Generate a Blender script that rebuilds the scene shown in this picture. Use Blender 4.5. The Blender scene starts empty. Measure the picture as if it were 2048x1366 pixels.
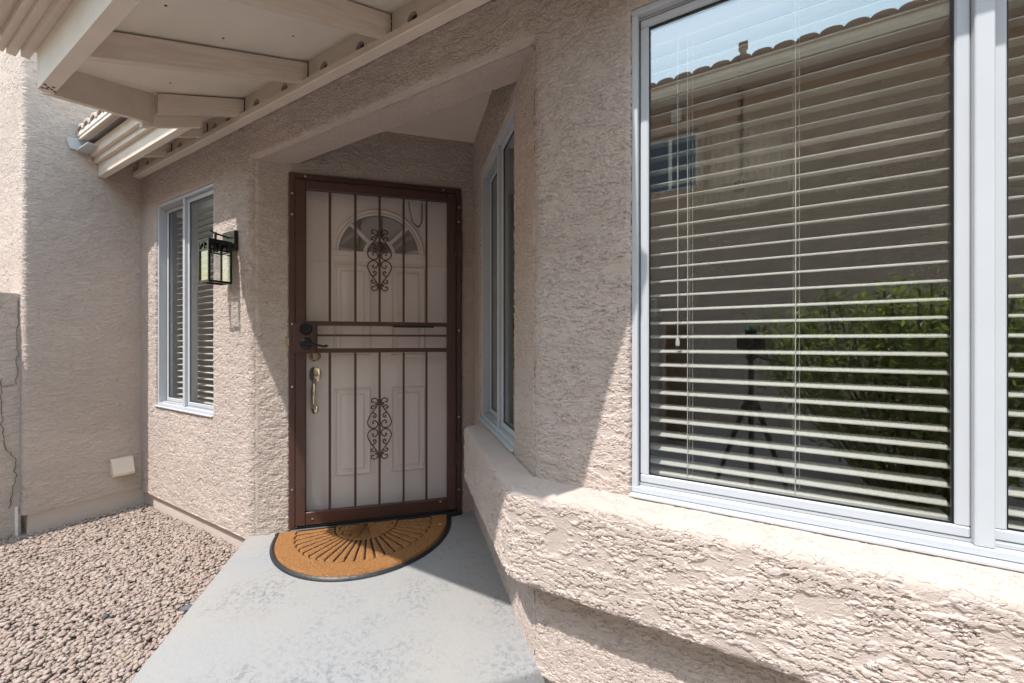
import bpy, bmesh, math, random
import numpy as np
from mathutils import Matrix, Vector
random.seed(7); RNG = np.random.default_rng(7)
R = math.radians
sc = bpy.context.scene
col = sc.collection

# ------------------------------------------------------------------ camera, sky, sun, exposure
cam_data = bpy.data.cameras.new('camera'); cam = bpy.data.objects.new('camera', cam_data); col.objects.link(cam)
cam.location = (0, 0, 1.10); cam.rotation_euler = (R(90), 0, R(30))
cam_data.sensor_width = 36; cam_data.lens = 13.99; cam_data.clip_start = 0.01; cam_data.clip_end = 500
sc.camera = cam
SUN = Vector((0.228, 1.0, -1.90)).normalized()
world = bpy.data.worlds.new('World'); sc.world = world; world.use_nodes = True
wn = world.node_tree.nodes; wl = world.node_tree.links
sky = wn.new('ShaderNodeTexSky'); sky.sky_type = 'NISHITA'; sky.sun_disc = False
sky.sun_elevation = math.asin(-SUN.z); sky.sun_rotation = math.atan2(-SUN.x, -SUN.y)
sky.air_density = 2.8; sky.dust_density = 1.1; sky.ozone_density = 3.0
wn['Background'].inputs['Strength'].default_value = 0.15
wl.new(sky.outputs[0], wn['Background'].inputs[0])
sun_data = bpy.data.lights.new('sun', 'SUN'); sun_data.energy = 2.0; sun_data.angle = R(0.53); sun_data.color = (1.0, 0.96, 0.91)
sun = bpy.data.objects.new('sun', sun_data); col.objects.link(sun)
sun.rotation_euler = SUN.to_track_quat('-Z', 'Y').to_euler()
sc.view_settings.view_transform = 'Standard'; sc.view_settings.look = 'None'
sc.view_settings.exposure = 1.44; sc.view_settings.gamma = 1.0
sc.cycles.max_bounces = 10; sc.cycles.diffuse_bounces = 4; sc.cycles.transparent_max_bounces = 16
sc.cycles.caustics_reflective = False; sc.cycles.caustics_refractive = False
sc.cycles.use_denoising = True; sc.cycles.use_adaptive_sampling = True; sc.cycles.adaptive_threshold = .02

# ------------------------------------------------------------------ frames (local X along a wall, Y into it, Z up)
D = 1.205; Q = math.sqrt(0.5)
def frame(x, y, deg): return Matrix.Translation((x, y, 0)) @ Matrix.Rotation(R(deg), 4, 'Z')
M_FRONT = frame(0, D, 0)
M_DOOR = frame(-2.405, 1.205, 45)
M_SIDE = frame(-.5965, 1.205, -45)
M_WING = frame(-3.93, 0, 90)
I4 = Matrix.Identity(4)

# ------------------------------------------------------------------ material helpers
def mat(name):
    m = bpy.data.materials.new(name); m.use_nodes = True
    nt = m.node_tree; b = nt.nodes['Principled BSDF']
    return m, nt, b
def nd(nt, t, **k):
    n = nt.nodes.new(t)
    for a, v in k.items(): setattr(n, a, v)
    return n
def lk(nt, a, b): nt.links.new(a, b)
def setin(n, **k):
    for a, v in k.items(): n.inputs[a.replace('_', ' ')].default_value = v
def coords(nt, scale=(1, 1, 1), loc=(0, 0, 0)):
    tc = nd(nt, 'ShaderNodeTexCoord'); mp = nd(nt, 'ShaderNodeMapping')
    mp.inputs['Scale'].default_value = scale; mp.inputs['Location'].default_value = loc
    lk(nt, tc.outputs['Object'], mp.inputs['Vector']); return mp.outputs[0]
def noise(nt, vec, scale, detail=4, rough=.55, dist=0):
    n = nd(nt, 'ShaderNodeTexNoise'); setin(n, Scale=scale, Detail=detail, Roughness=rough, Distortion=dist)
    lk(nt, vec, n.inputs['Vector']); return n
def smooth(nt, val, a, b, lo=0, hi=1):
    m = nd(nt, 'ShaderNodeMapRange', interpolation_type='SMOOTHSTEP')
    setin(m, From_Min=a, From_Max=b, To_Min=lo, To_Max=hi); lk(nt, val, m.inputs['Value']); return m.outputs[0]
def mth(nt, op, a, b=None):
    m = nd(nt, 'ShaderNodeMath', operation=op)
    for i, v in enumerate((a, b)):
        if v is None: continue
        if isinstance(v, (int, float)): m.inputs[i].default_value = v
        else: lk(nt, v, m.inputs[i])
    return m.outputs[0]
def mixc(nt, fac, a, b, mode='MIX'):
    m = nd(nt, 'ShaderNodeMix', data_type='RGBA', blend_type=mode)
    for sock, v in ((m.inputs[0], fac), (m.inputs[6], a), (m.inputs[7], b)):
        if isinstance(v, (int, float)): sock.default_value = v
        elif isinstance(v, tuple): sock.default_value = (*v, 1) if len(v) == 3 else v
        else: lk(nt, v, sock)
    return m.outputs[2]
def bump(nt, b, h, dist, strength=1.0):
    n = nd(nt, 'ShaderNodeBump'); setin(n, Strength=strength, Distance=dist)
    lk(nt, h, n.inputs['Height']); lk(nt, n.outputs[0], b.inputs['Normal'])

def m_plain(name, c, rough=.5, metal=0, var=.06, vs=8, bmp=0, bs=60, spec=.5):
    m, nt, b = mat(name); v = coords(nt)
    n = noise(nt, v, vs, 5)
    lk(nt, mixc(nt, n.outputs[0], tuple(x*(1-var*2) for x in c), tuple(min(1, x*(1+var)) for x in c)), b.inputs['Base Color'])
    setin(b, Roughness=rough, Metallic=metal); b.inputs['Specular IOR Level'].default_value = spec
    lk(nt, smooth(nt, noise(nt, v, vs*5, 3).outputs[0], .2, .8, max(0, rough-.08), min(1, rough+.08)), b.inputs['Roughness'])
    if bmp: bump(nt, b, noise(nt, v, bs, 4).outputs[0], bmp)
    return m

def m_stucco(name, c, s=1.0, depth=.004, saw=.45, freq=40, warp=(3.0, 1.3), disp=True, seed=0):
    """trowelled lace stucco: overlapping wavy shelves with a crisp lower lip, small plateaus and grit"""
    m, nt, b = mat(name)
    v = coords(nt, (1, 1, 1.6), (seed*3.1, seed*1.7, seed*2.3)); v1 = coords(nt, (1, 1, 1), (seed*3.1, seed*1.7, 0))
    nb = noise(nt, v, 5.5*s, 2, .55).outputs[0]; ns = noise(nt, v, 26*s, 3, .62).outputs[0]
    sx = nd(nt, 'ShaderNodeSeparateXYZ'); lk(nt, v1, sx.inputs[0])
    ph = mth(nt, 'MULTIPLY', sx.outputs[2], freq)
    ph = mth(nt, 'ADD', ph, mth(nt, 'MULTIPLY', nb, warp[0]*2.2)); ph = mth(nt, 'ADD', ph, mth(nt, 'MULTIPLY', ns, warp[1]*2.2))
    ph = mth(nt, 'ADD', ph, mth(nt, 'MULTIPLY', noise(nt, v, 75*s, 1, .7).outputs[0], 1.0))
    fr = mth(nt, 'FRACT', ph)
    # shelf: rises sharply at the lip, then feathers away upward
    shelf = mth(nt, 'MULTIPLY', smooth(nt, fr, 0, .055), mth(nt, 'SUBTRACT', 1.0, smooth(nt, fr, .60, 1.0)))
    mask = smooth(nt, noise(nt, v, 14*s, 3, .65).outputs[0], .40, .52)
    shelf = mth(nt, 'MULTIPLY', shelf, mask)
    a2 = noise(nt, v, 34*s, 3, .62, .6).outputs[0]
    p2 = smooth(nt, a2, .50, .53); p3 = smooth(nt, a2, .60, .625)
    f = noise(nt, v, 150, 1, .65).outputs[0]
    h = mth(nt, 'ADD', mth(nt, 'MULTIPLY', shelf, saw), mth(nt, 'MULTIPLY', p2, (1-saw)*.45))
    h = mth(nt, 'ADD', h, mth(nt, 'MULTIPLY', p3, (1-saw)*.3)); h = mth(nt, 'ADD', h, mth(nt, 'MULTIPLY', f, .13))
    ge = nd(nt, 'ShaderNodeNewGeometry'); sn = nd(nt, 'ShaderNodeSeparateXYZ'); lk(nt, ge.outputs['Normal'], sn.inputs[0])   # level faces are floated smoother
    h = mth(nt, 'MULTIPLY', h, smooth(nt, mth(nt, 'ABSOLUTE', sn.outputs[2]), .25, .85, 1.0, .35))
    big = noise(nt, v, 1.7, 3, .6).outputs[0]
    cc = mixc(nt, smooth(nt, big, .35, .7), tuple(x*.93 for x in c), tuple(min(1, x*1.04) for x in c))
    cc = mixc(nt, smooth(nt, noise(nt, v, 60, 1).outputs[0], .35, .65, 0, .35), cc, tuple(x*.88 for x in c))
    lk(nt, cc, b.inputs['Base Color']); setin(b, Roughness=.92); b.inputs['Specular IOR Level'].default_value = .15
    if disp:
        dn = nd(nt, 'ShaderNodeDisplacement'); setin(dn, Midlevel=.3, Scale=depth)
        lk(nt, h, dn.inputs['Height']); lk(nt, dn.outputs[0], nt.nodes['Material Output'].inputs['Displacement'])
        m.displacement_method = 'BOTH'
    else: bump(nt, b, h, depth)
    return m

STUC = (.545, .455, .405)
MS = m_stucco('stucco', STUC, 1.0, .0072, .5, 42, (3.2, 1.5))
MSL = m_stucco('stucco_ledge', tuple(x*.96 for x in STUC), .8, .0080, .66, 44, (2.8, 1.2), seed=2)
MSB = m_stucco('stucco_wing', STUC, .9, .0062, .5, 40, (2.6, 1.2), seed=4)
MSN = m_stucco('stucco_neighbor', (.52, .385, .31), .6, .02, .5, 30, disp=False, seed=5)
M_FOOT = m_plain('footing_paint', (.60, .51, .46), .85, var=.07, vs=3, bmp=.002, bs=40, spec=.2)
M_TRIM = m_plain('trim_paint', (.76, .66, .56), .6, var=.09, vs=7, bmp=.0018, bs=30, spec=.3)
M_CEIL = m_plain('ceiling_paint', (.74, .65, .57), .9, var=.03, vs=3, bmp=.001, bs=90, spec=.2)
M_WHITE = m_plain('white_vinyl', (.53, .55, .585), .4, var=.03, vs=5)
M_ALU = m_plain('window_track', (.55, .56, .57), .4, .3, var=.05)
M_SLAT = m_plain('blind_slat', (.80, .77, .70), .45, var=.02)
M_CORD = m_plain('blind_cord', (.82, .80, .74), .8, var=.03)
M_BRONZE = m_plain('bronze_steel', (.080, .034, .025), .45, .0, var=.12, vs=9, spec=.55)
M_BLACK = m_plain('black_metal', (.02, .021, .024), .38, .4, var=.1)
M_RUBBER = m_plain('rubber', (.022, .023, .026), .45, var=.2, vs=14, bmp=.002, bs=50)
M_DOORP = m_plain('door_paint', (.82, .70, .645), .5, var=.025, vs=3)
M_BRASS = m_plain('nickel', (.72, .57, .38), .22, 1.0, var=.05)
M_SCREW = m_plain('screw_steel', (.55, .54, .52), .3, 1.0)
M_INT = m_plain('interior_paint', (.60, .55, .48), .9, var=.02, vs=2)
M_CARP = m_plain('interior_floor', (.35, .28, .22), .8, var=.08)
M_TILE = m_plain('roof_tile', (.40, .28, .22), .85, var=.15, vs=9, bmp=.003, bs=30, spec=.2)
M_MORT = m_plain('mortar', (.72, .68, .63), .9, var=.08, vs=30, bmp=.004, bs=60, spec=.2)
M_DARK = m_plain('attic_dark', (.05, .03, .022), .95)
M_WOOD = m_plain('gate_wood', (.20, .11, .06), .8, var=.2, vs=12)
M_PIPE = m_plain('grey_pipe', (.55, .57, .60), .4, .3)
M_SHADE = m_plain('lamp_shade', (.80, .77, .70), .9, var=.02)
M_CAMB = m_plain('camera_plastic', (.02, .02, .02), .5, bmp=.0005, bs=300)
M_GREEN = m_plain('bubble_level', (.10, .65, .22), .3)
M_CRACK = m_plain('crack_dark', (.035, .028, .025), 1.0)
M_PVC = m_plain('pvc_white', (.8, .79, .76), .5, var=.05)

def m_glass(name, tint=(.95, .96, .955), base=.06, k=1.0):
    m, nt, b = mat(name); nt.nodes.remove(b)
    g = nd(nt, 'ShaderNodeBsdfGlossy'); setin(g, Roughness=.0); g.inputs['Color'].default_value = (.97, .98, 1, 1)
    t = nd(nt, 'ShaderNodeBsdfTransparent'); t.inputs['Color'].default_value = (*tint, 1)
    fr = nd(nt, 'ShaderNodeLayerWeight'); fr.inputs['Blend'].default_value = .5
    fac = mth(nt, 'ADD', mth(nt, 'MULTIPLY', mth(nt, 'POWER', fr.outputs['Facing'], 4.0), k), base)
    mx = nd(nt, 'ShaderNodeMixShader'); lk(nt, fac, mx.inputs[0]); lk(nt, t.outputs[0], mx.inputs[1]); lk(nt, g.outputs[0], mx.inputs[2])
    lk(nt, mx.outputs[0], nt.nodes['Material Output'].inputs['Surface']); return m
M_GLASS = m_glass('coated_window_glass', base=.14, k=.9)
M_CLEAR = m_glass('clear_window_glass', base=.04, k=.7)
M_LGLASS = m_glass('lantern_glass', (.95, .96, .96), .04, .7)
def m_screen():
    m, nt, b = mat('insect_screen'); setin(b, Roughness=.6); b.inputs['Base Color'].default_value = (.62, .58, .58, 1)
    t = nd(nt, 'ShaderNodeBsdfTransparent'); mx = nd(nt, 'ShaderNodeMixShader')
    mx.inputs[0].default_value = .06
    lk(nt, t.outputs[0], mx.inputs[1]); lk(nt, b.outputs[0], mx.inputs[2])
    lk(nt, mx.outputs[0], nt.nodes['Material Output'].inputs['Surface']); return m
M_SCREEN = m_screen()
def m_concrete():
    m, nt, b = mat('concrete'); v = coords(nt)
    blot = smooth(nt, noise(nt, v, 2.3, 5, .6).outputs[0], .40, .66)
    spots = smooth(nt, noise(nt, v, 48, 6, .68, .6).outputs[0], .47, .60)
    c = mixc(nt, smooth(nt, noise(nt, v, 2.0, 6, .6).outputs[0], .3, .7), (.325, .307, .287), (.298, .298, .30))
    c = mixc(nt, mth(nt, 'MULTIPLY', mth(nt, 'MULTIPLY', spots, blot), .95), c, (.18, .19, .203))
    c = mixc(nt, smooth(nt, noise(nt, v, 5, 6, .72).outputs[0], .58, .74, 0, .40), c, (.29, .255, .22))
    c = mixc(nt, smooth(nt, noise(nt, v, 260, 3, .6).outputs[0], .62, .70, 0, .45), c, (.17, .165, .16))
    lk(nt, c, b.inputs['Base Color']); setin(b, Roughness=.8); b.inputs['Specular IOR Level'].default_value = .25
    bump(nt, b, mth(nt, 'ADD', noise(nt, v, 45, 5, .6).outputs[0], mth(nt, 'MULTIPLY', noise(nt, v, 220, 2).outputs[0], .3)), .0025)
    return m
M_CONC = m_concrete()
def m_gravel():
    m, nt, b = mat('pebbles'); g = nd(nt, 'ShaderNodeNewGeometry')
    r = nd(nt, 'ShaderNodeValToRGB'); lk(nt, g.outputs['Random Per Island'], r.inputs[0]); r.color_ramp.interpolation = 'CONSTANT'
    cols = [(0.358, 0.275, 0.234), (0.313, 0.234, 0.201), (0.395, 0.321, 0.275), (0.328, 0.253, 0.216), (0.372, 0.287, 0.243), (0.343, 0.275, 0.224), (0.418, 0.354, 0.313), (0.268, 0.224, 0.201), (0.35, 0.257, 0.219), (0.372, 0.298, 0.261), (0.41, 0.343, 0.306), (0.365, 0.298, 0.231)]
    e = r.color_ramp.elements; e[0].color = (*cols[0], 1); e[1].position = 1/len(cols); e[1].color = (*cols[1], 1)
    for i in range(2, len(cols)): x = e.new(i/len(cols)); x.color = (*cols[i], 1)
    v = coords(nt); n = noise(nt, v, 120, 4)
    lk(nt, mixc(nt, mth(nt, 'MULTIPLY', n.outputs[0], .3), r.outputs[0], (.33, .25, .21)), b.inputs['Base Color'])
    setin(b, Roughness=.85); b.inputs['Specular IOR Level'].default_value = .25; return m
M_PEB = m_gravel()
def m_ground():
    m, nt, b = mat('gravel_ground'); v = coords(nt)
    vo = nd(nt, 'ShaderNodeTexVoronoi'); vo.inputs['Scale'].default_value = 45; lk(nt, v, vo.inputs['Vector'])
    lk(nt, mixc(nt, vo.outputs['Color'], (.42, .33, .29), (.24, .20, .18)), b.inputs['Base Color'])
    setin(b, Roughness=.95); bump(nt, b, vo.outputs['Distance'], -.01); return m
M_GROUND = m_ground()
def m_coir():
    m, nt, b = mat('coir'); v = coords(nt)
    f = noise(nt, v, 150, 5, .75)
    c = mixc(nt, smooth(nt, f.outputs[0], .3, .7), (.17, .072, .026), (.46, .235, .095))
    c = mixc(nt, smooth(nt, noise(nt, v, 9, 4).outputs[0], .4, .7, 0, .35), c, (.36, .16, .055))
    lk(nt, c, b.inputs['Base Color']); setin(b, Roughness=1); b.inputs['Specular IOR Level'].default_value = .1
    bump(nt, b, f.outputs[0], .006); return m
M_COIR = m_coir()
def m_leaf(name, a, c):
    m, nt, b = mat(name); g = nd(nt, 'ShaderNodeNewGeometry')
    lk(nt, mixc(nt, g.outputs['Random Per Island'], a, c), b.inputs['Base Color']); setin(b, Roughness=.45)
    t = nd(nt, 'ShaderNodeBsdfTranslucent'); t.inputs['Color'].default_value = (*[x*1.6 for x in c], 1)
    mx = nd(nt, 'ShaderNodeMixShader'); mx.inputs[0].default_value = .5
    lk(nt, b.outputs[0], mx.inputs[1]); lk(nt, t.outputs[0], mx.inputs[2]); lk(nt, mx.outputs[0], nt.nodes['Material Output'].inputs['Surface'])
    return m
M_LEAF = m_leaf('shrub_leaf', (.07, .13, .02), (.22, .27, .05))
M_BARK = m_plain('bark', (.13, .09, .06), .9, var=.2)

# ------------------------------------------------------------------ object helpers
def tag(o, label=None, cat=None, group=None, kind=None):
    if label: o['label'] = label
    if cat: o['category'] = cat
    if group: o['group'] = group
    if kind: o['kind'] = kind
    return o
def place(o, parent=None, M=None):
    col.objects.link(o)
    if M is not None: o.matrix_basis = M
    if parent is not None: o.parent = parent
    return o
def empty(name, M=None, parent=None, label=None, cat=None, group=None):
    o = bpy.data.objects.new(name, None); o.empty_display_size = .05
    place(o, parent, M); return tag(o, label, cat, group)
def npmesh(name, V, F, m, smooth=True):
    V = np.asarray(V, np.float32); F = np.asarray(F, np.int32); k = F.shape[1]
    me = bpy.data.meshes.new(name); me.vertices.add(len(V)); me.vertices.foreach_set('co', V.ravel())
    me.loops.add(F.size); me.loops.foreach_set('vertex_index', F.ravel())
    me.polygons.add(len(F)); me.polygons.foreach_set('loop_start', np.arange(0, F.size, k, dtype=np.int32))
    me.update(calc_edges=True); me.validate()
    me.polygons.foreach_set('use_smooth', np.full(len(F), smooth)); me.materials.append(m); return me
def nobj(name, V, F, m, parent=None, M=None, smooth=True):
    return place(bpy.data.objects.new(name, npmesh(name, V, F, m, smooth)), parent, M)

class B:
    """collects shapes of one part"""
    def __init__(s): s.bm = bmesh.new()
    def box(s, x0, x1, y0, y1, z0, z1, c=0, M=None, seg=1):
        t = bmesh.new(); bmesh.ops.create_cube(t, size=1)
        for v in t.verts: v.co = Vector(((x0+x1)/2+v.co.x*(x1-x0), (y0+y1)/2+v.co.y*(y1-y0), (z0+z1)/2+v.co.z*(z1-z0)))
        if c: bmesh.ops.bevel(t, geom=t.edges[:], offset=c, segments=seg, affect='EDGES', profile=.5)
        return s.add(t, M)
    def add(s, t, M=None):
        if M is not None: t.transform(M)
        me = bpy.data.meshes.new('tmp'); t.to_mesh(me); t.free(); s.bm.from_mesh(me); bpy.data.meshes.remove(me); return s
    def cyl(s, p, q, r, r2=None, n=16, caps=True):
        p = Vector(p); q = Vector(q); t = bmesh.new()
        bmesh.ops.create_cone(t, cap_ends=caps, segments=n, radius1=r, radius2=r if r2 is None else r2, depth=(q-p).length)
        return s.add(t, Matrix.Translation((p+q)/2) @ (q-p).to_track_quat('Z', 'Y').to_matrix().to_4x4())
    def ball(s, c, r, n=12, sc_=(1, 1, 1)):
        t = bmesh.new(); bmesh.ops.create_uvsphere(t, u_segments=n, v_segments=max(6, n//2), radius=r)
        return s.add(t, Matrix.Translation(c) @ Matrix.Diagonal((*sc_, 1)))
    def tube(s, pts, r, n=8):
        pts = [Vector(p) for p in pts]; N = len(pts); rr = r if isinstance(r, (list, tuple)) else [r]*N
        up = Vector((0, 1, 0)); rings = []
        for i, p in enumerate(pts):
            d = (pts[min(i+1, N-1)]-pts[max(i-1, 0)]).normalized()
            if abs(d.dot(up)) > .95: up = Vector((1, 0, 0))
            a = d.cross(up).normalized(); b = a.cross(d)
            rings.append([s.bm.verts.new(p+(a*math.cos(2*math.pi*k/n)+b*math.sin(2*math.pi*k/n))*rr[i]) for k in range(n)])
        for i in range(N-1):
            for k in range(n): s.bm.faces.new((rings[i][k], rings[i][(k+1) % n], rings[i+1][(k+1) % n], rings[i+1][k]))
        s.bm.faces.new(rings[0][::-1]); s.bm.faces.new(rings[-1]); return s
    def lathe(s, prof, c, n=24, M=None):
        t = bmesh.new(); rings = []
        for r, z in prof: rings.append([t.verts.new((r*math.cos(2*math.pi*k/n), r*math.sin(2*math.pi*k/n), z)) for k in range(n)])
        for i in range(len(prof)-1):
            for k in range(n): t.faces.new((rings[i][k], rings[i][(k+1) % n], rings[i+1][(k+1) % n], rings[i+1][k]))
        t.faces.new(rings[0][::-1]); t.faces.new(rings[-1])
        return s.add(t, Matrix.Translation(c) @ (M or I4))
    def poly(s, pts, vec):
        a = [s.bm.verts.new(p) for p in pts]; b = [s.bm.verts.new(Vector(p)+Vector(vec)) for p in pts]
        s.bm.faces.new(a); s.bm.faces.new(b[::-1]); n = len(a)
        for i in range(n): s.bm.faces.new((a[i], b[i], b[(i+1) % n], a[(i+1) % n]))
        return s
    def face(s, pts): s.bm.faces.new([s.bm.verts.new(p) for p in pts]); return s
    def mesh(s, name, m, smooth=False):
        bmesh.ops.recalc_face_normals(s.bm, faces=s.bm.faces[:])
        me = bpy.data.meshes.new(name); s.bm.to_mesh(me); s.bm.free(); me.materials.append(m)
        if smooth:
            me.polygons.foreach_set('use_smooth', [True]*len(me.polygons)); me.set_sharp_from_angle(angle=R(40))
        return me
    def obj(s, name, m, parent=None, M=None, smooth=False):
        return place(bpy.data.objects.new(name, s.mesh(name, m, smooth)), parent, M)
def inst(name, me, parent, M): return place(bpy.data.objects.new(name, me), parent, M)
def T(x, y, z): return Matrix.Translation((x, y, z))
def catmull(P, k=8):
    P = [Vector(p) for p in P]; P = [P[0]*2-P[1]]+P+[P[-1]*2-P[-2]]; out = []
    for i in range(1, len(P)-2):
        for j in range(k):
            t = j/k; a, b, c, d = P[i-1:i+3]
            out.append(.5*((2*b)+(c-a)*t+(2*a-5*b+4*c-d)*t*t+(3*b-a-3*c+d)*t**3))
    return out+[P[-2]]

# ------------------------------------------------------------------ stucco panels
def lines(brk, res):
    brk = sorted(set(round(b, 5) for b in brk)); out = []
    for i in range(len(brk)-1):
        r = res(brk[i], brk[i+1]) if callable(res) else res
        n = max(1, int(round((brk[i+1]-brk[i])/r))); out += list(np.linspace(brk[i], brk[i+1], n+1)[:-1])
    return np.array(out+[brk[-1]])
def g90(d, r):
    d = np.clip(d, 0, r); return r-np.sqrt(np.maximum(0, r*r-(r-d)**2))
def g45(d, r):
    L = r*Q; d = np.clip(d, 0, L); return r-np.sqrt(r*r-(L-d)**2)
def panel(name, M, xb, zb, res, holes, m, parent, yfun=None, revs=(), resz=None, extra=None):
    X = lines(xb, res); Z = lines(zb, resz or res); gx, gz = np.meshgrid(X, Z, indexing='ij')
    gy = yfun(gx, gz) if yfun else np.zeros_like(gx)
    V = np.stack([gx, gy, gz], -1).reshape(-1, 3); nz = len(Z)
    ci, cj = np.meshgrid(np.arange(len(X)-1), np.arange(nz-1), indexing='ij')
    cx = (X[:-1]+X[1:])[ci]/2; cz = (Z[:-1]+Z[1:])[cj]/2; keep = np.ones_like(ci, bool)
    for h in holes: keep &= ~((cx > h[0]) & (cx < h[1]) & (cz > h[2]) & (cz < h[3]))
    i = ci[keep]; j = cj[keep]; a = i*nz+j
    F = np.stack([a, a+nz, a+nz+1, a+1], -1)   # normal -y (outward)
    for (x0, x1, z0, z1, y0, y1) in revs:      # reveals round a window hole
        for (p, q, nrm) in (((x0, z0), (x0, z1), 0), ((x1, z1), (x1, z0), 0), ((x0, z1), (x1, z1), 0), ((x1, z0), (x0, z0), 0)):
            n = int(max(abs(q[0]-p[0]), abs(q[1]-p[1]))/.008); t = np.linspace(0, 1, n+1); y = np.linspace(y0, y1, 7)
            tt, yy = np.meshgrid(t, y, indexing='ij')
            Vr = np.stack([p[0]+(q[0]-p[0])*tt, yy, p[1]+(q[1]-p[1])*tt], -1).reshape(-1, 3)
            ii, jj = np.meshgrid(np.arange(n), np.arange(6), indexing='ij'); a = (ii*7+jj).ravel()+len(V)
            F = np.vstack([F, np.stack([a, a+1, a+8, a+7], -1)]); V = np.vstack([V, Vr])
    if extra is not None:
        for Ve, Fe in extra: F = np.vstack([F, Fe+len(V)]); V = np.vstack([V, Ve])
    return nobj(name, V, F, m, parent, M)
def patch(fn, nu, nv):
    u, v = np.meshgrid(np.linspace(0, 1, nu+1), np.linspace(0, 1, nv+1), indexing='ij')
    V = np.stack(fn(u, v), -1).reshape(-1, 3); i, j = np.meshgrid(np.arange(nu), np.arange(nv), indexing='ij'); a = (i*(nv+1)+j).ravel()
    return V, np.stack([a, a+1, a+nv+2, a+nv+1], -1)

# ================================================================== GROUND
b = B(); b.face([(-60, -60, -.16), (60, -60, -.16), (60, 60, -.16), (-60, 60, -.16)])
tag(b.obj('ground', M_GROUND), kind='structure')
# entry landing: square to the door, rounded nose at its front edge
U = Vector((Q, Q, 0)); N = Vector((Q, -Q, 0)); C0 = Vector((-2.405, 1.205, 0))
def landing():
    t = bmesh.new(); e = 1.32
    pts = [C0+U*-.017+N*-.10, C0+U*1.30+N*-.10, C0+U*1.30+N*1.29, C0+U*-.017+N*1.29]
    vs = [t.verts.new((p.x, p.y, 0)) for p in pts]; f = t.faces.new(vs)
    r = bmesh.ops.extrude_face_region(t, geom=[f])
    for v in r['geom']:
        if isinstance(v, bmesh.types.BMVert): v.co.z -= .155
    bmesh.ops.recalc_face_normals(t, faces=t.faces[:])
    ed = [x for x in t.edges if all(abs(v.co.z) < 1e-5 for v in x.verts)]
    bmesh.ops.bevel(t, geom=ed, offset=.014, segments=3, affect='EDGES', profile=.5)
    bb = B(); bb.add(t); o = bb.obj('entry_landing', M_CONC, smooth=True); return tag(o, kind='structure')
landing()
b = B(); p = [C0+U*.1+N*1.30, C0+U*3.2+N*1.30, C0+U*3.2+N*2.6, C0+U*.1+N*2.6]
b.poly([(v.x, v.y, -.115) for v in p], (0, 0, -.05)); tag(b.obj('concrete_path', M_CONC), kind='structure')

# pebbles
def pebbles(n, inside, zfun, smin, smax, name):
    ph = (1+5**.5)/2
    iv = np.array([(-1, ph, 0), (1, ph, 0), (-1, -ph, 0), (1, -ph, 0), (0, -1, ph), (0, 1, ph), (0, -1, -ph), (0, 1, -ph), (ph, 0, -1), (ph, 0, 1), (-ph, 0, -1), (-ph, 0, 1)])/np.sqrt(1+ph*ph)
    fa = np.array([(0,11,5),(0,5,1),(0,1,7),(0,7,10),(0,10,11),(1,5,9),(5,11,4),(11,10,2),(10,7,6),(7,1,8),(3,9,4),(3,4,2),(3,2,6),(3,6,8),(3,8,9),(4,9,5),(2,4,11),(6,2,10),(8,6,7),(9,8,1)])
    P = inside(n); n = len(P)
    s = RNG.uniform(smin, smax, n)**1.0; V = np.repeat(iv[None], n, 0)*(1+RNG.normal(0, .13, (n, 12, 1)))
    V *= np.stack([s, s*RNG.uniform(.6, .9, n), s*RNG.uniform(.38, .65, n)], -1)[:, None]
    th = RNG.normal(0, .35, n); c, s_ = np.cos(th), np.sin(th)
    y = V[..., 1]*c[:, None]-V[..., 2]*s_[:, None]; z = V[..., 1]*s_[:, None]+V[..., 2]*c[:, None]; V[..., 1] = y; V[..., 2] = z
    ph_ = RNG.uniform(0, 6.28, n); c, s_ = np.cos(ph_), np.sin(ph_)
    x = V[..., 0]*c[:, None]-V[..., 1]*s_[:, None]; y = V[..., 0]*s_[:, None]+V[..., 1]*c[:, None]; V[..., 0] = x; V[..., 1] = y
    V += np.stack([P[:, 0], P[:, 1], zfun(P)+RNG.uniform(-.006, .008, n)], -1)[:, None]
    F = fa[None]+(np.arange(n)*12)[:, None, None]
    return nobj(name, V.reshape(-1, 3), F.reshape(-1, 3), M_PEB, smooth=True)
def gz(P):   # bank: lower at the walls, a little higher beside the landing
    d = np.clip((P[:, 0]+P[:, 1]+1.2)/-1.2, 0, 1); return -.118-.012*d+.006*np.sin(P[:, 0]*5+P[:, 1]*3)
def in_bed(n):
    P = np.stack([RNG.uniform(-4.3, -1.3, n*2), RNG.uniform(-.35, 1.22, n*2)], -1)
    k = (P[:, 0]+P[:, 1] < -1.235) & ((P[:, 0] > -3.90) | (P[:, 1] < .60)); return P[k][:n]
tag(pebbles(42000, in_bed, gz, .005, .0145, 'gravel'), 'loose pink and tan pebbles filling the bed beside the landing', 'gravel', kind='stuff')
gx_, gy_ = np.meshgrid(np.linspace(-4.4, -1.2, 60), np.linspace(-.4, 1.22, 40), indexing='ij')
Pg = np.stack([gx_.ravel(), gy_.ravel()], -1); Vg = np.column_stack([Pg, gz(Pg)-.012]); Vg[Pg.sum(1) > -1.2, 2] = -.13
i_, j_ = np.meshgrid(np.arange(59), np.arange(39), indexing='ij'); a_ = (i_*40+j_).ravel()
tag(nobj('gravel_bed', Vg, np.stack([a_, a_+40, a_+41, a_+1], -1), M_GROUND), kind='structure')
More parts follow.
